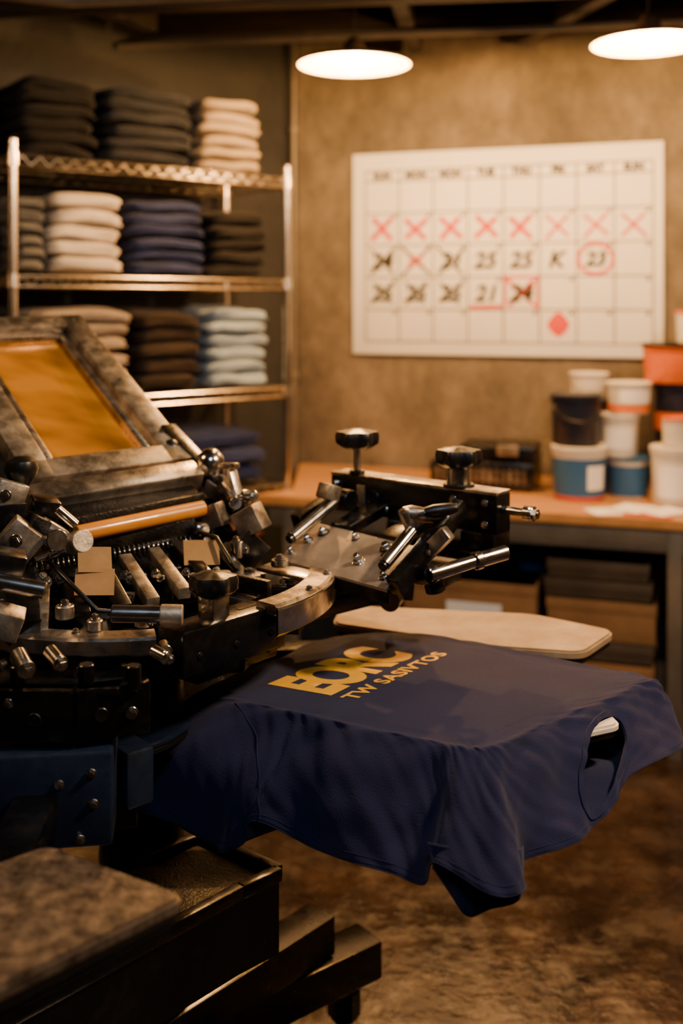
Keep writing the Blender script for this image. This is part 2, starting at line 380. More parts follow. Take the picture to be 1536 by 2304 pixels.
def stack(u0,u1,z,h,n,f,v=.03,d=.33):
    w=u1-u0; P=SL+sd*((u0+u1)/2)+sb*(v+d/2)
    group('folded_shirt_stack',(P.x,P.y,z+.003),ra)
    lh=h/n; bm=bmesh.new(); NU=64; NV=16
    for i in range(n):
        ww=w*random.uniform(.90,1.0); dd=d*random.uniform(.95,1.02); ox=random.uniform(-.008,.008); oy=random.uniform(-.01,.01); sx=random.random()*50
        rings=[]
        for j in range(NV+1):
            ph=-math.pi/2+math.pi*j/NV; r=spow(math.cos(ph),.45); zz=spow(math.sin(ph),.75)
            if j in (0,NV):
                rings.append([bm.verts.new((ox,oy,(i+.5)*lh+zz*lh*.5))]); continue
            ring=[]
            for k in range(NU):
                a=2*math.pi*k/NU
                x=spow(math.cos(a),.28)*r*ww/2; y=spow(math.sin(a),.28)*r*dd/2
                crease = 1-.045*math.exp(-((zz-.1*math.sin(x*20+sx))/.16)**2)
                nz=noise.noise(V((x*7+sx,y*7,i*3.1)))
                x2=x*crease+ox; y2=y*crease+oy
                x2+=.010*noise.noise(V((x*10+sx,y*10,zz*2+9)));y2+=.014*noise.noise(V((x*10,y*10+sx,zz*2)))
                sag=.014*nz - .012*(abs(x)/(ww/2))**4
                ring.append(bm.verts.new((x2,y2,(i+.5)*lh+zz*lh*.54+sag)))
            rings.append(ring)
        for a,b in zip(rings,rings[1:]):
            for k in range(NU):
                l=(k+1)%NU
                if len(a)==1: bm.faces.new((a[0],b[l],b[k]))
                elif len(b)==1: bm.faces.new((a[k],a[l],b[0]))
                else: bm.faces.new((a[k],a[l],b[l],b[k]))
    zmin=min(v.co.z for v in bm.verts)
    for v in bm.verts: v.co.z-=zmin
    fin('folded_layers',bm,F[f],True)
stack(.03,.335,ZS[0],.27,6,'black'); stack(.35,.72,ZS[0],.27,6,'char'); stack(.735,1.03,ZS[0],.275,6,'beige')
stack(.02,.13,ZS[1],.25,6,'olive',d=.3); stack(.14,.43,ZS[1],.275,5,'cream'); stack(.445,.775,ZS[1],.265,6,'navy'); stack(.785,1.06,ZS[1],.25,5,'black')
stack(.09,.47,ZS[2],.30,6,'tan'); stack(.48,.765,ZS[2],.29,5,'brown'); stack(.775,1.07,ZS[2],.30,6,'lblue')
stack(.25,.62,ZS[3],.24,4,'brown'); stack(.64,1.06,ZS[3],.2,3,'navy'); stack(.2,.6,ZS[4],.3,5,'char'); stack(.65,1.05,ZS[4],.3,5,'rust')
stack(-.40,-.09,ZS[0],.27,6,'black'); stack(-.40,-.09,ZS[1],.25,6,'olive'); stack(-.40,-.09,ZS[2],.25,5,'char')

# ------------------------------------------------------------------ workbench
group('workbench',(1.1,3.8,0),local=False)
tp=[(-.34,4.045),(-.19,4.17),(-.19,4.84),(2.5,3.95),(2.3,3.174)]
prism('wood_top',tp,.775,.81,'wood',.004)
def bl(X,o=0.):
    return (X+.315*o, 3.938-.332*X+.949*o)
a=bl(-.28,.03); b=bl(2.28,.03)
obox('front_apron',(a[0],a[1],.735),(b[0],b[1],.735),.03,.08,'grey')
a=bl(-.1,.74); b=bl(2.25,.74)
obox('rear_apron',(a[0],a[1],.735),(b[0],b[1],.735),.03,.08,'grey')
for i,(X,o) in enumerate([(-.2,.035),(1.115,.035),(2.2,.035),(.0,.72),(1.1,.72),(2.1,.72)]):
    a=bl(X,o); obox('leg_%d'%i,(a[0],a[1],.0),(a[0],a[1],.775),.05,.05,'grey',up=(.949,-.315,0))
q=[bl(-.1,.02),bl(2.25,.02),bl(2.2,.72),bl(.02,.72)]
prism('lower_shelf',q,.06,.12,'grey',.004)
def cb(name,X,o,w,d,z,h,m,lab=None,rz=0):
    a=bl(X,o); group(name,(a[0],a[1],z),th+rz)
    box('carton',(0,0,h/2),(w,d,h-.002),m,b=.004)
    box('lid',(0,0,h-.02),(w+.008,d+.008,.038),m,b=.003)
    if lab: box('label',(lab[0],-d/2-.0055,h*.45),(lab[1],.002,lab[2]),'paper',b=0)
cb('cardboard_box',.43,.22,.50,.34,.123,.21,'card'); cb('cardboard_box',.44,.22,.48,.33,.336,.20,'card',(.02,.2,.07))
cb('cardboard_box',.87,.22,.37,.33,.123,.165,'card'); cb('cardboard_box',.87,.22,.37,.32,.291,.07,'cardd'); cb('cardboard_box',.88,.22,.365,.33,.364,.14,'card'); cb('cardboard_box',.87,.22,.36,.32,.507,.065,'cardd'); cb('cardboard_box',.87,.21,.34,.31,.575,.065,'cardd')
cb('cardboard_box',1.38,.25,.4,.36,.123,.3,'cardd')
a=bl(.62,.3); group('blue_bin',(a[0],a[1],.54),th)
lathe('tub',[(0,0),(.055,0),(.06,.01),(.07,.11),(.075,.115),(.072,.12),(.066,.112),(.056,.012),(0,.01)],(0,0,0),'blue')
def tub(name,X,Y,z,r,h,m,label=None,lid=None,handle=False,taper=.93):
    group(name,(X,Y,z))
    prof=[(0,0),(r*taper*.96,0),(r*taper,.006),(r*.99,h*.86),(r*1.05,h*.865),(r*1.05,h*.89),(r*.995,h*.895),(r,h*.93)]
    lathe('body',prof,(0,0,0),m,seg=40)
    lm=lid or m
    lathe('lid',[(r*1.0,h*.92),(r*1.06,h*.92),(r*1.07,h*.985),(r*1.03,h),(r*.95,h),(r*.93,h*.985),(0,h*.985)],(0,0,0),lm,seg=40)
    if label:
        for li,(lm2,z0,z1,a0,a1) in enumerate(label):
            bm=bmesh.new(); n=16; A0=[];A1=[]
            for i in range(n+1):
                a=math.radians(a0+(a1-a0)*i/n)
                for zz,lst in ((z0,A0),(z1,A1)):
                    rr=r*(taper+(.99-taper)*zz/.86)+.0012+.0004*li
                    lst.append(bm.verts.new((rr*math.cos(a),rr*math.sin(a),zz*h)))
            for i in range(n): bm.faces.new((A0[i],A0[i+1],A1[i+1],A1[i]))
            fin('label_%d'%li,bm,lm2,True)
    if handle:
        pts=[(r*1.07*math.cos(math.radians(t)),-.02-abs(math.sin(math.radians(t)))*r*1.02,h*.87-abs(math.sin(math.radians(t)))*h*.38) for t in range(180,361,12)]
        tube('wire_handle',pts,.0025,'black',8)
T=.8105
tub('ink_tub',.885,3.97,T,.098,.20,'white',[('blue',.1,.78,-200,-20),('red',.02,.09,-200,-20),('paper',.22,.66,-85,-40)])
tub('ink_bucket',.872,3.97,T+.2015,.092,.19,'navy',handle=True)
tub('ink_tub',1.080,4.02,T,.075,.15,'white',[('blue',.05,.8,-200,-20)],lid='blue')
tub('ink_tub',1.045,4.02,T+.152,.07,.16,'white',[('paper',.2,.7,-150,-60)])
tub('ink_tub',1.085,4.03,T+.314,.080,.115,'white',[('orange',.05,.3,-200,-20),('paper',.35,.8,-130,-30)])
tub('ink_tub',.965,4.18,T,.083,.19,'navy'); tub('ink_tub',.965,4.18,T+.192,.08,.16,'navy'); tub('ink_tub',.97,4.18,T+.354,.072,.10,'white',lid='white')
tub('ink_tub',1.20,3.86,T,.078,.21,'white',[('paper',.15,.7,-150,-60)])
tub('ink_bottle',1.205,3.86,T+.212,.045,.10,'white',lid='orange')
tub('ink_bucket',1.285,4.08,T,.095,.2,'navy'); tub('ink_tub',1.285,4.08,T+.202,.09,.22,'navy',[('orange',.2,.5,-200,-10)],lid='navy')
tub('ink_bucket',1.275,4.08,T+.424,.12,.15,'orange',lid='black')
tub('ink_tub',1.36,3.78,T,.06,.2,'white',[('orange',.3,.7,-200,-20)]); tub('ink_bottle',1.33,4.08,T+.576,.05,.12,'white',lid='orange')
tub('ink_tub',1.56,3.80,T,.09,.24,'blue')
group('flash_dryer_control_unit',(.58,4.26,T),th)
box('base_unit',(0,0,.055),(.40,.28,.11),'black',b=.008); box('top_unit',(.05,.02,.14),(.30,.22,.055),'black',b=.008)
for i in range(14): box('vent_%d'%i,(-.17+.026*i,-.142,.06),(.012,.004,.05),'aluold',b=0)
box('display',(.10,-.1,.155),(.08,.02,.04),'aluold',b=.003)
box('feet',(0,0,.003),(.36,.24,.006),'plastic')
group('paper_sheets',(1.04,3.70,T),0)
for i,(x,y,r,m) in enumerate([(-.10,.02,10,'paper'),(.02,-.03,-25,'red'),(.08,.0,30,'paper'),(-.02,.05,50,'paper')]): box('sheet_%d'%i,(x,y,.001+.0015*i),(.16,.12,.001),m,rot=(0,0,r),b=0)

# ------------------------------------------------------------------ press
PC=V((-.36,1.92,0))
group('screen_printing_press',PC,local=False)
def platen(name,pts,z,m,th_=.016,rnd=.03):
    prism(name,pts,z-th_,z,m,.004,rnd); 
    c=V((0,0)); 
    for p in pts: c+=V(p)/len(pts)
    prism(name+'_rubber',[tuple(c+(V(p)-c)*.985) for p in pts],z-th_-.008,z-th_,'plastic',.001,rnd)
k0=V((-.168,1.170)); e1=V((-.855,.515)).normalized(); e2=V((-.70,-.70)).normalized()
platen('near_platen',[tuple(k0),tuple(k0+e1*.215),tuple(k0+e1*.24+e2*.40),tuple(k0+e2*.44)],.89,'platen',.018,.022)
obox('near_platen_arm',(-.40,1.12,.845),(-.42,1.50,.845),.06,.04,'black',.004)
obox('near_platen_bracket',(-.45,1.00,.85),(-.30,1.18,.85),.05,.025,'black',.003)
platen('far_platen',[(-.02,2.17),(.30,2.02),(.45,1.987),(.545,2.12),(.40,2.235),(.0,2.30)],.888,'platent',.018,.03)
obox('far_platen_arm',(-.3,2.1,.84),(.30,2.13,.84),.06,.045,'black',.004)
platen('shirt_platen',[(.265,1.605),(.445,1.692),(.41,1.88),(.05,2.02),(-.18,1.80),(-.10,1.72)],.872,'platenw',.014,.02)
obox('shirt_platen_arm',(-.3,1.88,.83),(.25,1.75,.83),.06,.04,'black',.004)
platen('inner_bracket',[(-.325,1.60),(-.27,1.64),(-.20,1.80),(-.30,1.82)],.868,'navyp',.012,.03)
cyl('column',(PC.x,PC.y,.15),(PC.x,PC.y,.95),.075,'black',seg=40)
cyl('hub_lower',(PC.x,PC.y,.80),(PC.x,PC.y,.86),.15,'black',seg=48,b=.006)
prism('carousel_plate',[(PC.x+.29*math.cos(a),PC.y+.29*math.sin(a)) for a in [math.radians(15+60*i) for i in range(6)]],.945,.965,'black',.003)
cyl('hub_upper',(PC.x,PC.y,.965),(PC.x,PC.y,1.03),.16,'black',seg=48,b=.006)
def arc(name,R0,R1,z0,z1,a0,a1,m,n=64,dz=0.):
    bm=bmesh.new(); prev=None
    for i in range(n+1):
        a=math.radians(a0+(a1-a0)*i/n); c,s=math.cos(a),math.sin(a); q=dz*i/n
        b=.004
        prof=[(R0,z0),(R1-b,z0),(R1,z0+b),(R1,z1-b),(R1-b,z1),(R0+b,z1),(R0,z1-b)]
        cur=[bm.verts.new((PC.x+r*c,PC.y+r*s,z+q)) for r,z in prof]
        if prev:
            for k in range(len(cur)): bm.faces.new((prev[k],prev[(k+1)%len(cur)],cur[(k+1)%len(cur)],cur[k]))
        else: bm.faces.new(cur)
        prev=cur
    bm.faces.new(prev[::-1]); return fin(name,bm,m,True,35)
arc('ring_track_front',.318,.364,1.020,1.048,-160,-76,'alu')
arc('ring_track_side',.300,.345,1.042,1.060,-42,4,'alu')
arc('ring_track_side_wall',.345,.350,1.010,1.056,-42,4,'steel')
arc('ring_inner',.20,.29,1.0,1.015,-170,20,'black')
arc('ring_lip',.345,.357,.995,1.020,-165,-84,'black')
for i,a in enumerate(range(-150,0,18)):
    if -80<a<-38: continue
    r=.335; a2=math.radians(a); bolt('ring_bolt_%d'%i,(PC.x+r*math.cos(a2),PC.y+r*math.sin(a2),1.047 if a<-45 else 1.059),(0,0,1),.005,.007)
for i,a in enumerate([-135,-112,-92]):
    a=math.radians(a); d=V((math.cos(a),math.sin(a),0)); p=V((PC.x,PC.y,1.005))+d*.355
    cyl('ring_stud_%d'%i,p,p+d*.03,.008,'steel'); bolt('ring_nut_%d'%i,p+d*.03,d,.009,.010)
for i,a in enumerate([-135,-112,-92,-32,-12]):
    a=math.radians(a); d=V((math.cos(a),math.sin(a),0))
    q=V((PC.x,PC.y,.965))+d*.28; obox('ring_block_%d'%i,q+V((0,0,.0)),q+V((0,0,.055)),.04,.035,'black',.003,up=d)
for i,a in enumerate([-140,-118,-95,-72,-30,-8,15]):
    a=math.radians(a); d=V((math.cos(a),math.sin(a),0)); p=V((PC.x,PC.y,1.03))
    obox('radial_bar_%d'%i,p+d*.08,p+d*.31,.028,.022,'black' if i%2 else 'aluold',.002)
    bolt('radial_bolt_%d'%i,p+d*.26+V((0,0,.011)),(0,0,1),.007,.009)
z0,z1=.93,1.002
def plate_line(name,pts,z0,z1,w,m):
    for i,(p,q) in enumerate(zip(pts,pts[1:])):
        obox('%s_%d'%(name,i),(p[0],p[1],(z0+z1)/2),(q[0],q[1],(z0+z1)/2),w,z1-z0,m,.003)
plate_line('front_channel',[(-.75,1.50),(-.372,1.49),(-.275,1.525)],z0,z1,.030,'black')
obox('front_channel_top',(-.75,1.54,.997),(-.31,1.54,.997),.11,.01,'black',.002)
lathe('frame_hole_0',[(0,0),(.009,0),(.010,.001),(.009,.002),(.0,.0005)],(-.425,1.4755,.962),'plastic',(0,-1,0)); lathe('frame_hole_1',[(0,0),(.009,0),(.010,.001),(.009,.002),(.0,.0005)],(-.335,1.487,.965),'plastic',(.33,-.94,0))
bolt('frame_bolt_0',(-.295,1.500,.963),(.33,-.94,0),.0065,.008); bolt('frame_bolt_1',(-.46,1.4755,.985),(0,-1,0),.005,.006)
bm=bmesh.new(); add_obox(bm,(-.75,1.475,.853),(-.325,1.535,.853),.12,.132,.006); fin('navy_arm_box',bm,'navyp',True,35)
obox('navy_arm_tail',(-.335,1.58,.84),(-.300,1.61,.84),.07,.085,'navyp',.005)
nd=V((.14,-.99,0))
for i,(x,z) in enumerate([(-.345,.89),(-.388,.877),(-.342,.848),(-.452,.806),(-.36,.80)]):
    yy=1.475+(x+.75)*.141-.0605; bolt('navy_bolt_%d'%i,(x,yy,z),nd,.005,.005)
obox('under_arm',(-.7,1.62,.76),(-.32,1.68,.76),.08,.06,'black',.004)
# base
tb=[(-.165,1.74),(-.105,1.795),(-.25,1.915),(-.62,1.60),(-.50,1.375)]
prism('base_box',tb,.44,.575,'black',.005)
for i in range(len(tb)):
    p=V(tb[i]); q=V(tb[(i+1)%len(tb)]); obox('base_box_rim_%d'%i,(p.x,p.y,.58),(q.x,q.y,.58),.02,.022,'black',.003)
prism('base_box_inner',[tuple(V((-.33,1.68))+(V(p)-V((-.33,1.68)))*.9) for p in tb],.575,.578,'dark',0)
obox('base_leg_a',(-.55,1.62,.25),(-.04,2.20,.25),.075,.08,'black',.005)
obox('base_leg_b',(-.46,1.86,.168),(.06,2.26,.168),.085,.08,'black',.005)
obox('base_leg_c',(-.36,1.92,.168),(-.95,2.3,.168),.09,.08,'black',.005)
obox('base_leg_d',(-.36,1.92,.168),(-.40,1.35,.168),.10,.08,'black',.005)
obox('base_leg_plate',(-.34,1.78,.215),(-.16,1.92,.215),.05,.016,'black',.003)
cyl('base_post',(PC.x,PC.y,.0),(PC.x,PC.y,.45),.09,'black',seg=40)
for i,(x,y) in enumerate([(.005,2.215),(-.9,2.27),(-.40,1.40)]):
    cyl('foot_stem_%d'%i,(x,y,.02),(x,y,.14),.014,'steel'); cyl('foot_nut_%d'%i,(x,y,.06),(x,y,.115),.034,'black',seg=6); cyl('foot_pad_%d'%i,(x,y,0),(x,y,.024),.036,'plastic')
# centre front arm with knob
obox('micro_block',(-.257,1.598,1.015),(-.113,1.758,1.015),.060,.070,'black',.004)
obox('micro_block_foot',(-.245,1.66,.965),(-.13,1.80,.965),.06,.03,'black',.003)
box('micro_shaft',(-.20,1.67,1.062),(.036,.036,.04),'steel',(0,0,49)); knob('micro_knob',(-.20,1.67,1.080),.036,.036)
obox('micro_slot',(-.165,1.700,1.0505),(-.13,1.740,1.0505),.008,.001,'steel',0)
for i,t in enumerate((.15,.5,.85)):
    p=V((-.257,1.598,1.008)).lerp(V((-.113,1.758,1.008)),t)+V((.75,-.66,0))*.030
    bolt('micro_bolt_%d'%i,p,(.75,-.66,0),.0045,.004,'dark')
cyl('handle_rod_0',(-.335,1.555,1.086),(-.262,1.56,1.083),.0125,'steel'); cyl('handle_cap_0',(-.265,1.56,1.083),(-.232,1.562,1.082),.015,'aluold')
cyl('handle_rod_1',(-.50,1.53,1.140),(-.425,1.535,1.125),.012,'steel')
box('left_block_0',(-.478,1.52,1.085),(.045,.04,.04),'aluold',(10,20,15)); box('left_block_1',(-.50,1.57,1.15),(.06,.06,.05),'black',(0,15,20))
for i,(p,q,r) in enumerate([((-.455,1.50,1.045),(-.435,1.47,1.035),.012),((-.41,1.50,1.05),(-.39,1.475,1.042),.010),((-.27,1.53,1.04),(-.25,1.515,1.036),.009),((-.262,1.57,1.035),(-.255,1.545,1.035),.009)]):
    cyl('spring_bolt_%d'%i,p,q,r,'steel'); bolt('spring_nut_%d'%i,q,V(q)-V(p),r*.8,.012)
for i,(x,y) in enumerate([(-.455,1.50),(-.2925,1.50),(-.36,1.505)]):
    cyl('down_stud_%d'%i,(x,y,.995),(x,y,1.03),.011,'black'); cyl('down_nut_%d'%i,(x,y,1.003),(x,y,1.018),.0085,'steel',seg=8)
# raised print screen
O=V((-.57,1.93,1.205)); a_=V((.799,.6,.03)).normalized(); b_=V((-.6,.66,.45)).normalized(); n_=a_.cross(b_).normalized(); b_=n_.cross(a_)
def sp(u,v,w=0.): return O+a_*u+b_*v+n_*w
FW,FH=.345,.62
for i,(p,q) in enumerate([((0,.028),(FW,.028)),((0,FH-.028),(FW,FH-.028)),((.028,0),(.028,FH)),((FW-.028,0),(FW-.028,FH))]):
    obox('screen_frame_%d'%i,sp(*p),sp(*q),.056,.036,'aluold',.004,up=n_)
for i,(p,q) in enumerate([((.05,.066),(FW-.05,.066)),((.05,FH-.066),(FW-.05,FH-.066)),((.066,.05),(.066,FH-.05)),((FW-.066,.05),(FW-.066,FH-.05))]):
    obox('screen_inner_%d'%i,sp(*p,-.008),sp(*q,-.008),.026,.02,'alu',.003,up=n_)
obox('screen_mesh',sp(.07,FH/2,-.014),sp(FW-.07,FH/2,-.014),FH-.14,.002,'meshy',0,up=n_)
for i,(u,v) in enumerate([(FW-.03,FH-.03),(FW-.07,FH-.03),(FW-.03,FH*.5),(FW-.03,.1)]): bolt('screen_screw_%d'%i,sp(u,v,.018),n_,.004,.003,'plastic')
obox('clamp_bar',(-.555,1.88,1.187),(-.282,2.085,1.202),.05,.042,'alu',.004,up=n_)
obox('clamp_bar_back',(-.52,1.87,1.158),(-.28,2.05,1.168),.04,.028,'dark',.004,up=n_)
cyl('squeegee_blade',(-.455,1.83,1.142),(-.258,1.995,1.155),.0145,'amber')
obox('squeegee_holder',(-.47,1.85,1.152),(-.262,2.02,1.165),.018,.03,'dark',.003)
obox('side_arm',(-.365,2.21,1.275),(-.185,2.045,1.135),.036,.034,'black',.004)
obox('side_arm_b',(-.33,2.20,1.235),(-.17,2.06,1.12),.018,.03,'dark',.003)
lathe('dome_nut',[(0,.045),(.014,.043),(.026,.03),(.030,.008),(.030,0),(0,0)],(-.262,2.12,1.205),'steel',(.1,-.2,1)); ball('ball_knob_0',(-.345,2.16,1.243),.02,'plastic')
cyl('dome_stem',(-.262,2.13,1.17),(-.262,2.12,1.208),.012,'steel')
for i,(p,q,w,h,m) in enumerate([((-.235,2.07,1.222),(-.20,2.05,1.225),.02,.012,'alu'),((-.215,2.06,1.225),(-.193,2.04,1.155),.02,.012,'alu'),((-.235,2.05,1.19),(-.20,2.03,1.145),.012,.02,'steel'),
    ((-.19,2.04,1.175),(-.17,2.03,1.16),.02,.02,'steel'),((-.268,2.02,1.125),(-.222,2.00,1.145),.035,.045,'aluold'),((-.19,2.0,1.12),(-.148,1.985,1.145),.045,.05,'aluold'),
    ((-.26,2.10,1.18),(-.22,2.07,1.16),.03,.03,'alu')]):
    obox('clamp_link_%d'%i,p,q,w,h,m,.003)
for i,(p,q,r) in enumerate([((-.27,1.98,1.12),(-.255,1.965,1.12),.014),((-.205,2.035,1.16),(-.20,2.015,1.16),.012),((-.18,2.03,1.172),(-.165,2.01,1.175),.010),((-.24,2.06,1.2),(-.235,2.045,1.2),.009)]):
    cyl('clamp_pin_%d'%i,p,q,r,'steel'); bolt('clamp_nut_%d'%i,q,V(q)-V(p),r*.7,.008)
lathe('pear_knob',[(0,-.03),(.010,-.03),(.013,-.015),(.024,0),(.029,.014),(.024,.028),(.012,.035),(0,.036)],(-.54,1.80,1.245),'plastic')
cyl('pear_stem',(-.54,1.80,1.19),(-.54,1.80,1.225),.006,'steel')
for i,(c,s,m,r) in enumerate([((-.548,1.76,1.222),(.05,.03,.045),'aluold',(0,20,30)),((-.50,1.79,1.192),(.045,.04,.04),'black',(10,10,30)),((-.516,1.72,1.158),(.06,.035,.05),'aluold',(5,40,20)),
    ((-.50,1.75,1.175),(.03,.05,.03),'dark',(0,30,30)),((-.56,1.78,1.17),(.05,.08,.08),'black',(0,0,30)),((-.475,1.76,1.165),(.05,.02,.02),'alu',(0,35,20))]):
    box('left_clamp_%d'%i,c,s,m,r)
for i,(p,q,r,m) in enumerate([((-.475,1.74,1.150),(-.455,1.71,1.158),.018,'steel'),((-.44,1.76,1.142),(-.42,1.735,1.152),.019,'aluold'),((-.50,1.74,1.125),(-.45,1.75,1.14),.011,'steel'),((-.47,1.76,1.20),(-.44,1.77,1.17),.008,'steel')]):
    cyl('left_pin_%d'%i,p,q,r,m)
bolt('left_nut_0',(-.518,1.70,1.16),(0,-1,0),.008,.01); bolt('left_nut_1',(-.548,1.742,1.225),(.2,-1,0),.007,.01)
bm=bmesh.new(); add_obox(bm,(-.53,1.86,1.075),(-.22,2.07,1.09),.16,.05,.004,up=(.25,-.5,.83)); fin('head_body',bm,'black',True,35)
obox('head_rack',(-.53,1.80,1.115),(-.28,1.98,1.125),.022,.03,'dark',.002)
bm=bmesh.new()
for i in range(34):
    p=V((-.53,1.787,1.100)).lerp(V((-.28,1.967,1.110)),i/33); add_cyl(bm,p,p+V((.004,-.006,-.012)),.0022,seg=6)
fin('rack_teeth',bm,'steel',True)
for i,(p,q,w,h,m) in enumerate([((-.376,1.85,1.095),(-.30,1.70,1.060),.022,.02,'aluold'),((-.335,1.90,1.095),(-.257,1.75,1.062),.022,.02,'aluold'),((-.42,1.83,1.09),(-.345,1.68,1.05),.03,.03,'black'),
    ((-.30,1.93,1.10),(-.215,1.79,1.06),.026,.026,'black'),((-.46,1.80,1.08),(-.40,1.64,1.05),.03,.03,'black'),((-.25,1.97,1.10),(-.17,1.84,1.06),.026,.024,'black'),((-.49,1.76,1.08),(-.45,1.60,1.05),.02,.02,'aluold'),
    ((-.52,1.72,1.10),(-.47,1.58,1.05),.05,.04,'black'),((-.20,1.98,1.10),(-.16,2.0,1.06),.05,.06,'black'),((-.28,1.80,1.05),(-.18,1.86,1.05),.02,.03,'dark'),((-.36,1.74,1.045),(-.28,1.66,1.045),.03,.012,'steel'),((-.14,1.94,1.06),(-.05,1.88,1.055),.05,.008,'alu'),((-.2,1.84,1.06),(-.12,1.78,1.06),.012,.03,'dark')]):
    obox('head_bar_%d'%i,p,q,w,h,m,.002)
for i in range(30):
    t=(i*.618)%1; s=(i*.37)%1
    p=V((-.50+.33*t,1.70+.22*t+.10*(s-.5),1.07+.025*s))
    bolt('mech_bolt_%d'%i,p,(random.uniform(-.3,.5),-.6,.7),.005+.003*s,.01)
for i,(x,y,z,r,h) in enumerate([(-.30,1.62,1.048,.014,.012),(-.37,1.60,1.048,.012,.016),(-.235,1.78,1.05,.018,.012),(-.16,1.85,1.06,.020,.01),(-.11,1.90,1.07,.016,.012),(-.42,1.62,1.06,.014,.02),(-.19,1.92,1.08,.012,.03)]):
    cyl('mech_disc_%d'%i,(x,y,z),(x,y,z+h),r,'alu' if i%2 else 'steel'); bolt('mech_disc_nut_%d'%i,(x,y,z+h),(0,0,1),r*.45,.008)
tube('air_hose_0',[(-.50,1.80,1.10),(-.47,1.72,1.12),(-.42,1.68,1.09),(-.38,1.66,1.06),(-.33,1.68,1.05)],.004,'plastic')
tube('air_hose_1',[(-.26,1.95,1.12),(-.22,1.88,1.125),(-.19,1.84,1.09),(-.17,1.86,1.06)],.004,'plastic')
bm=bmesh.new(); add_obox(bm,(-.425,1.72,1.125),(-.375,1.74,1.12),.045,.002,0,up=(.1,-.7,.6)); add_obox(bm,(-.425,1.70,1.094),(-.365,1.715,1.09),.045,.002,0,up=(.1,-.75,.6)); fin('card_tag_0',bm,'kraft')
bm=bmesh.new(); add_obox(bm,(-.275,1.86,1.103),(-.215,1.875,1.100),.05,.002,0,up=(.1,-.7,.7)); fin('card_tag_1',bm,'kraft')
# second print head (right)
P1=V((-.02,2.2,0)); P2=V((.285,1.95,0)); dv=(P2-P1).normalized(); bk=V((-dv.y,dv.x,0))
if bk.y<0: bk=-bk
fr=-bk
Z=lambda v,z: V((v.x,v.y,z))
obox('head_beam',Z(P1+bk*.022,1.15),Z(P2+bk*.022,1.15),.05,.072,'black',.003)
obox('head_beam_cap',Z(P1+bk*.022,1.189),Z(P2+bk*.022,1.189),.052,.006,'alu',.001)
obox('head_beam_foot',Z(P2-dv*.075+bk*.02,1.095),Z(P2-dv*.002+bk*.02,1.095),.06,.04,'black',.003)
cyl('beam_hole',Z(P1+dv*.11+fr*.003,1.15),Z(P1+dv*.11+fr*.005,1.15),.015,'plastic')
box('beam_window',Z(P1+dv*.08+fr*.004,1.15),(.022,.003,.045),'aluold',(0,0,-39)); 
for i,(t,z) in enumerate([(.015,1.17),(.05,1.13),(.14,1.13),(.30,1.17),(.37,1.17),(.37,1.13),(.24,1.135)]): bolt('beam_bolt_%d'%i,Z(P1+dv*t+fr*.003,z),fr,.0055,.007)
cyl('knob_bolt_0',(.032,2.165,1.19),(.032,2.165,1.245),.0075,'steel'); cyl('knob_nut_0',(.032,2.165,1.19),(.032,2.165,1.2),.016,'black'); knob('star_knob_0',(.032,2.165,1.243),.041,.038)
cyl('knob_sleeve_1',(.222,2.02,1.192),(.222,2.02,1.228),.023,'steel'); cyl('knob_washer_1',(.222,2.02,1.190),(.222,2.02,1.197),.03,'black'); knob('star_knob_1',(.222,2.02,1.226),.041,.038)
cyl('end_rod',Z(P2+dv*.0+bk*.02,1.158),Z(P2+dv*.055+bk*.02,1.158),.008,'steel'); cyl('end_collar',Z(P2+dv*.045+bk*.02,1.158),Z(P2+dv*.06+bk*.02,1.158),.014,'steel'); bolt('end_nut',Z(P2+dv*.06+bk*.02,1.158),dv,.010,.012)
q0=V((-.115,2.0,1.055)); q1=V((.0765,1.80,1.052)); q3=V((-.060,2.10,1.106)); q2=q1+(q3-q0)
nn=(q1-q0).cross(q3-q0).normalized()
bm=bmesh.new(); lo=[bm.verts.new(p-nn*.006) for p in (q0,q1,q2,q3)]; hi=[bm.verts.new(p+nn*.004) for p in (q0,q1,q2,q3)]
bm.faces.new(lo[::-1]); bm.faces.new(hi)
for i in range(4): bm.faces.new((lo[i],lo[(i+1)%4],hi[(i+1)%4],hi[i]))
bev(bm,.002); fin('tilt_plate',bm,mat('satin_steel_plate',(.30,.24,.18),.42,.6,(.50,.41,.31),9,rough2=.55,bump=.06,bs=150),True,35)
def pp(u,v,w=0.): return q0+(q1-q0)*u+(q3-q0)*v+nn*w
obox('plate_front_lip',pp(0,.0,-.012),pp(1,.0,-.012),.008,.024,'dark',.002)
for i,(u,v,rr) in enumerate([(.12,.55,.006),(.2,.8,.007),(.66,.38,.007),(.8,.8,.008),(.85,.55,.006),(.5,.85,.005),(.06,.2,.004),(.93,.2,.005)]):
    cyl('plate_washer_%d'%i,pp(u,v,.004),pp(u,v,.006),rr*1.7,'black' if i%2 else 'steel'); bolt('plate_bolt_%d'%i,pp(u,v,.006),nn,rr,.010 if i!=2 else .014)
obox('plate_side_arm',q1+V((.012,-.0,.006)),V((.218,1.945,1.168)),.026,.034,'black',.003)
obox('plate_side_arm_left',q3+V((-.03,-.0,.0)),V((-.0,2.19,1.15)),.026,.03,'dark',.003)
obox('plate_link',pp(.3,1.0,0),Z(P1+dv*.12,1.13),.05,.02,'black',.003); obox('plate_link_b',pp(.75,1.0,0),Z(P1+dv*.25,1.13),.05,.02,'black',.003)
obox('under_head',(-.02,2.08,1.05),(.20,1.92,1.05),.07,.04,'black',.004)
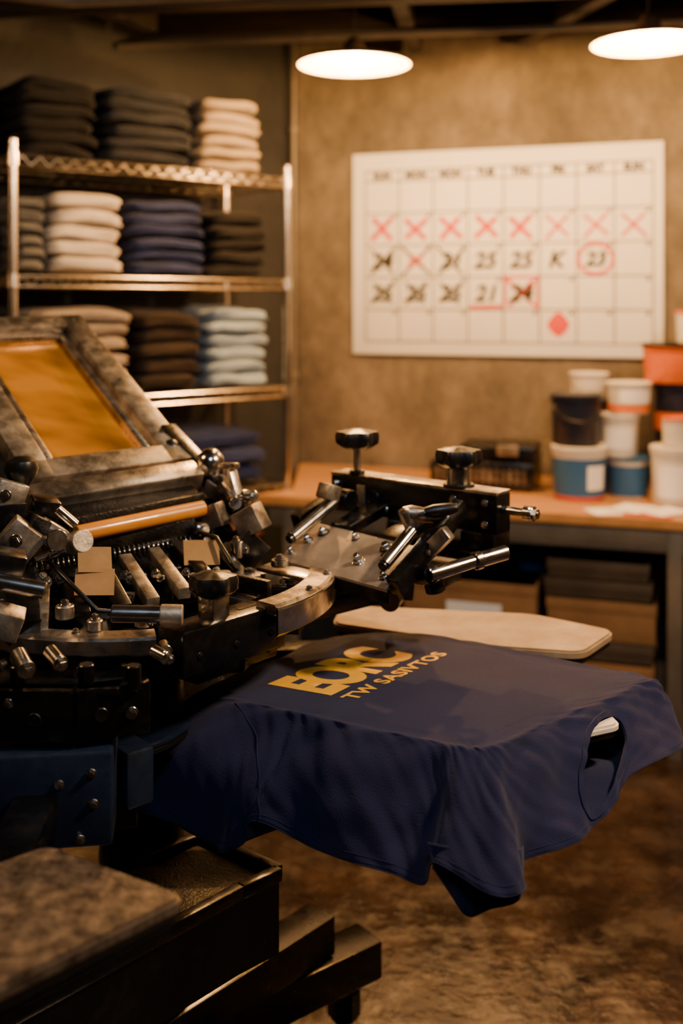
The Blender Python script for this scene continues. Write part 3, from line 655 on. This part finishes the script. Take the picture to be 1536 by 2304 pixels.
cyl('cyl_handle_0',(-.094,2.0,1.098),(-.014,2.09,1.148),.0115,'steel'); cyl('cyl_tip_0',(-.099,1.995,1.095),(-.094,2.0,1.098),.009,'black'); box('cyl_block_0',(-.025,2.09,1.168),(.035,.035,.03),'aluold',(0,20,40)); cyl('cyl_pivot_0',(.0,2.12,1.15),(.02,2.10,1.15),.02,'black')
cyl('cyl_handle_1',(.073,1.835,1.088),(.125,1.895,1.134),.0115,'steel'); cyl('cyl_tip_1',(.069,1.83,1.085),(.073,1.835,1.088),.009,'black')
lathe('toggle_lever',[(0,0),(.010,.003),(.015,.018),(.013,.045),(.010,.07),(.011,.085),(.007,.095),(0,.097)],(.105,1.90,1.166),'alu',(.08,.01,-.012)); box('toggle_yoke',(.118,1.90,1.152),(.020,.024,.045),'alu',(0,-25,20),.006)
lathe('toggle_grip',[(0,0),(.009,.003),(.012,.02),(.011,.05),(.008,.06),(0,.062)],(.145,1.885,1.168),'plastic',(.03,0,.004)); box('toggle_block',(.163,1.855,1.118),(.026,.02,.074),'alu',(0,45,-35),.003)
bolt('toggle_bolt_0',(.150,1.842,1.108),(-.5,-.8,.1),.004,.004); bolt('toggle_bolt_1',(.175,1.843,1.130),(-.5,-.8,.1),.004,.004)
cyl('pull_handle',(.150,1.825,1.073),(.232,1.865,1.087),.0125,'steel',r2=.0110); cyl('pull_handle_collar',(.232,1.865,1.087),(.244,1.871,1.089),.016,'steel'); cyl('pull_handle_end',(.244,1.871,1.089),(.292,1.895,1.096),.0135,'steel'); cyl('pull_handle_root',(.14,1.85,1.065),(.155,1.828,1.073),.016,'black')
cyl('under_knob',(.165,1.86,1.035),(.16,1.86,1.057),.018,'plastic')
obox('support_arm',(-.14,1.935,.965),(.10,2.06,.99),.035,.04,'black',.003); obox('support_arm_top',(-.10,1.985,.995),(.10,2.09,1.012),.02,.010,'alu',.002)
obox('support_post',(.11,2.10,.96),(.12,2.10,1.115),.06,.06,'black',.004,up=(1,0,0)); cyl('support_knob',(.09,2.02,.972),(.10,2.05,.975),.02,'plastic')

# ------------------------------------------------------------------ T-shirt
cols=[((-.245,1.765,.885),(-.303,1.735,.842),(-.328,1.715,.745)),
((-.19,1.725,.888),(-.238,1.675,.83),(-.250,1.665,.722)),
((-.13,1.69,.889),(-.175,1.640,.81),(-.195,1.63,.700)),
((-.08,1.665,.89),(-.128,1.620,.81),(-.147,1.62,.718)),
((-.04,1.645,.89),(-.095,1.622,.82),(-.122,1.61,.758)),
((.02,1.61,.89),(-.02,1.570,.82),(-.04,1.545,.742)),
((.09,1.575,.89),(.07,1.530,.82),(.05,1.490,.748)),
((.14,1.550,.89),(.128,1.518,.81),(.112,1.478,.738)),
((.165,1.540,.889),(.148,1.482,.83),(.126,1.440,.780)),
((.190,1.532,.889),(.188,1.466,.83),(.184,1.412,.764)),
((.210,1.535,.888),(.226,1.470,.83),(.243,1.415,.757)),
((.24,1.556,.887),(.255,1.512,.825),(.250,1.475,.760)),
((.30,1.61,.885),(.318,1.570,.82),(.333,1.535,.768)),
((.36,1.665,.884),(.380,1.625,.83),(.375,1.57,.775)),
((.43,1.73,.884),(.445,1.685,.835),(.425,1.61,.790)),
((.50,1.795,.885),(.50,1.745,.845),(.47,1.665,.815)),
((.535,1.83,.886),(.545,1.80,.85),(.555,1.75,.810)),
((.535,1.85,.886),(.556,1.845,.86),(.562,1.83,.790)),
((.48,1.885,.888),(.488,1.895,.85),(.490,1.897,.76)),
((.40,1.94,.89),(.406,1.95,.85),(.408,1.952,.76)),
((.265,2.02,.89),(.270,2.03,.855),(.271,2.032,.79)),
((.11,2.10,.89),(.11,2.112,.86),(.11,2.115,.82)),
((-.01,2.07,.89),(-.02,2.08,.87),(-.025,2.085,.85)),
((-.12,1.94,.89),(-.135,1.95,.87),(-.14,1.95,.845)),
((-.21,1.83,.888),(-.235,1.835,.865),(-.25,1.835,.82))]
HC=13.42
NC=len(cols); ctr=V((.16,1.80,.894))
ctrl=[]
for r,m_,h in cols:
    r=V(r);m_=V(m_);h=V(h)
    i1=ctr.lerp(r,.5); i1.z=.894; i2=ctr.lerp(r,.88); i2.z=.8935 if r.x<.4 else .892
    ctrl.append([ctr.copy(),i1,i2,r,m_,h])
def cr(p0,p1,p2,p3,t):
    return .5*((2*p1)+(-p0+p2)*t+(2*p0-5*p1+4*p2-p3)*t*t+(-p0+3*p1-3*p2+p3)*t**3)
def surf(t,s):
    i=math.floor(t); f=t-i
    cp=[cr(ctrl[(i-1)%NC][k],ctrl[i%NC][k],ctrl[(i+1)%NC][k],ctrl[(i+2)%NC][k],f) for k in range(6)]
    j=min(max(int(math.floor(s)),0),4); g=s-j
    p0=cp[j-1] if j>0 else cp[0]*2-cp[1]; p3=cp[j+2] if j+2<=5 else cp[5]*2-cp[4]
    p=cr(p0,cp[j],cp[j+1],p3,g)
    tm=t%NC
    if s>3:
        w=(s-3)/2
        o=V((cp[5].x-ctr.x,cp[5].y-ctr.y,0)).normalized()
        tt=tm+.35*math.sin(s*1.3+tm*.7)
        fold=.0075*math.sin(tt*2.1+.5)+.0034*math.sin(tt*4.7+1.2)
        if tm>18 : fold*=.3
        p=p+o*fold*w**1.1
    nz=noise.noise(V((p.x*9,p.y*9,p.z*9+3)))*.0020+noise.noise(V((p.x*26,p.y*14,p.z*20)))*.0007
    if s>1.8:
        k=min(1,(s-1.8)); nz+=k*.0034*noise.noise(V((tm*1.3+s*1.2,s*1.3,5.)))+k*.0018*noise.noise(V((tm*2.9-s*2.6,s*1.6,1.)))
        o=V((p.x-ctr.x,p.y-ctr.y,.08)).normalized(); p=p+o*nz*1.8
    p.z+=nz*.6
    return p
def inhole(t,s,k=1.):
    return ((t-(HC-.42*(s-4.02)))/(.70*k))**2+((s-4.02)/(.80*k))**2<1
group('t_shirt',(.16,1.80,.89),local=False)
bm=bmesh.new(); NT=NC*16; svals=[.0]+[i*.08 for i in range(1,26)]+[2+.06*i for i in range(1,51)]
svals=[s for s in svals if s<=5.0001]
rings=[]
for si,s in enumerate(svals):
    if si==0: rings.append([bm.verts.new(surf(0,0))]); continue
    rings.append([bm.verts.new(surf(i/16,s)) for i in range(NT)])
for si in range(len(svals)-1):
    a,b=rings[si],rings[si+1]; sm=(svals[si]+svals[si+1])/2
    for i in range(NT):
        j=(i+1)%NT
        if inhole((i+.5)/16,sm,1.04): continue
        if len(a)==1: bm.faces.new((a[0],b[i],b[j]))
        else: bm.faces.new((a[i],b[i],b[j],a[j]))
for v in list(bm.verts):
    if not v.link_faces: bm.verts.remove(v)
M['shirt']=fabric('navy_jersey',(.0070,.0088,.037),1.2,.09)
shirt=fin('body',bm,'shirt',True)
so=shirt.modifiers.new('thickness','SOLIDIFY'); so.thickness=.0016; so.offset=0
# back layer of the garment hanging under the platen
bm=bmesh.new(); rr=[]
low=V((.14,1.78,.785))
for k in range(9):
    f=k/8; row=[]
    for i in range(NC*6):
        t=i/6; p=surf(t,4.96); q_=V((low.x+(p.x-low.x)*.997,low.y+(p.y-low.y)*.997,p.z))
        w=q_.lerp(low,f); w.z=q_.z+(min(low.z,q_.z+.02)-q_.z)*(1-(1-f)**2.5)
        row.append(bm.verts.new(w))
    rr.append(row)
for a,b in zip(rr,rr[1:]):
    for i in range(NC*6): bm.faces.new((a[i],a[(i+1)%(NC*6)],b[(i+1)%(NC*6)],b[i]))
bmesh.ops.remove_doubles(bm,verts=bm.verts,dist=1e-5)
fin('back_layer',bm,'shirt',True)
up_=[(.118,1.462,.800),(.150,1.450,.800),(.180,1.446,.800),(.215,1.446,.800),(.240,1.452,.795),(.250,1.472,.79)]
dn_=[(.124,1.450,.772),(.148,1.446,.738),(.172,1.440,.712),(.205,1.440,.722),(.238,1.430,.742),(.248,1.455,.758)]
bm=bmesh.new(); rows=[]
def cop(r,x):
    i=min(int(x),len(r)-2); f=x-i; g=lambda k: V(r[min(max(k,0),len(r)-1)])
    return cr(g(i-1),g(i),g(i+1),g(i+2),f)
for k in range(13):
    rows.append([])
    for i in range(61):
        x=i/12; p=cop(up_,x).lerp(cop(dn_,x),k/12); p.y+=.003*math.sin(x*3.)*k/12
        rows[-1].append(bm.verts.new(p))
lowedge=[v.co.copy() for v in rows[-1]]
for a,b in zip(rows,rows[1:]):
    for i in range(60): bm.faces.new((a[i],a[i+1],b[i+1],b[i]))
o=fin('sleeve_back',bm,'shirt',True); so=o.modifiers.new('thickness','SOLIDIFY'); so.thickness=.0016
tube('sleeve_back_hem',lowedge,.0014,'shirt',6)
def band(name,k0,k1,m,h=.0036,n=120):
    bm=bmesh.new(); rr=[]
    ks=[k0,k0+.02,(k0+k1)/2,k1-.015,k1]; hs=[-.001,h,h*1.1,h,-.0008]
    for i in range(n):
        a=2*math.pi*i/n; row=[]
        for k,hh in zip(ks,hs):
            s=4.02+.80*k*math.sin(a); t=HC-.42*(s-4.02)+.70*k*math.cos(a)
            s=min(s,4.999)
            p=surf(t,s); q1_=surf(t+.02,s)-p; q2_=surf(t,min(s+.02,5))-surf(t,min(s+.02,5)-.02)
            nn_=q1_.cross(q2_).normalized()
            if nn_.dot(V((p.x-ctr.x,p.y-ctr.y,.1)))<0: nn_=-nn_
            row.append(bm.verts.new(p+nn_*hh))
        rr.append(row)
    for i in range(n):
        A_,B_=rr[i],rr[(i+1)%n]
        for k in range(4): bm.faces.new((A_[k],A_[k+1],B_[k+1],B_[k]))
    return fin(name,bm,m,True,45)
band('collar_rib',.95,1.17,'shirt')
def seam(name,f,n=60,r=.0011):
    tube(name,[f(i/n) for i in range(n+1)],r,'shirt',6)
out=lambda p: p+V((p.x-ctr.x,p.y-ctr.y,.05)).normalized()*.001
seam('hem_front',lambda x: out(surf(x*16.9+.01,4.86)),400,.0007)
seam('hem_edge',lambda x: surf(x*25,4.995),500,.0012)
seam('sleeve_seam_a',lambda x: out(surf(1.2+2.9*math.sin(x*1.45)**1.2,2.75+2.2*x)),60)
seam('sleeve_seam_c',lambda x: out(surf(15.6-.5*x,3.0+1.9*x)),60,.0008)
# print
bmS=bmesh.new(); bmS.from_mesh(shirt.data); bvh=BVHTree.FromBMesh(bmS)
def printtext(name,txt,org,right,up,length,height,off,sp_=1.):
    me=text_mesh(txt,1.,off,0.,sp_)
    xs=[v.co.x for v in me.vertices]; ys=[v.co.y for v in me.vertices]
    x0,x1,y0,y1=min(xs),max(xs),min(ys),max(ys)
    b=bmesh.new(); b.from_mesh(me)
    for v in b.verts: v.co=V(((v.co.x-x0)/(x1-x0)*length,(v.co.y-y0)/(y1-y0)*height,0))
    for i in range(1,int(length/.01)+1): bmesh.ops.bisect_plane(b,geom=b.verts[:]+b.edges[:]+b.faces[:],plane_co=(i*.01,0,0),plane_no=(1,0,0))
    for i in range(1,int(height/.01)+1): bmesh.ops.bisect_plane(b,geom=b.verts[:]+b.edges[:]+b.faces[:],plane_co=(0,i*.01,0),plane_no=(0,1,0))
    for v in b.verts:
        p=V(org)+V(right)*v.co.x+V(up)*v.co.y
        hit=bvh.ray_cast(V((p.x,p.y,1.2)),V((0,0,-1)))
        v.co=V((p.x,p.y,(hit[0].z if hit[0] else .893)+.0016))
    return fin(name,b,'gold')
R_=V((.61,.79)).normalized(); U_=V((-.90,.43)).normalized()
printtext('chest_print_large','EORC',(-.016,1.748),R_,U_,.255,.122,.05,.86)
printtext('chest_print_small','TW SASIVTOS',V((-.016,1.748))-U_*.042,R_,U_,.285,.028,.03,1.08)

# ------------------------------------------------------------------ lights
nogroup()
def area(name,loc,target,size,e,col):
    l=bpy.data.lights.new(name,'AREA'); l.energy=e; l.color=col; l.size=size; l.shape='DISK'
    o=bpy.data.objects.new(name,l); S.collection.objects.link(o); o.location=loc
    o.rotation_euler=(V(target)-V(loc)).to_track_quat('-Z','Y').to_euler(); return o
area('added_area_light',(1.35,1.35,2.5),(.1,1.8,.9),.22,68,(1,.68,.41))  # added warm key from right front for shirt and print, no lamp modelled
area('added_area_light',(.1,.3,2.6),(-.1,1.9,.9),.45,12,(.62,.78,1.))  # added cool fill from the camera side, not a room lamp
area('added_area_light',(-1.7,1.6,2.5),(-.5,2.2,1.0),.28,16,(1,.56,.24))  # added warm fill on the press from the left, source invented
area('added_area_light',(.2,2.7,2.62),(-.7,3.7,1.3),.3,12,(1,.76,.50))  # added light to lift the shelves, no fixture there
w=bpy.data.worlds.new('dim_room'); S.world=w; w.use_nodes=True
w.node_tree.nodes['Background'].inputs[0].default_value=(.010,.008,.006,1); w.node_tree.nodes['Background'].inputs[1].default_value=1
# ------------------------------------------------------------------ camera
cd=bpy.data.cameras.new('camera'); co=bpy.data.objects.new('camera',cd); S.collection.objects.link(co)
co.location=(0,0,1.54); co.rotation_euler=(math.pi/2,0,0)
cd.sensor_fit='VERTICAL'; cd.sensor_height=36; cd.sensor_width=24; cd.lens=37.5; cd.shift_y=-472/2304
cd.clip_start=.05
cd.dof.use_dof=True; cd.dof.focus_distance=1.66; cd.dof.aperture_fstop=2.0
S.camera=co
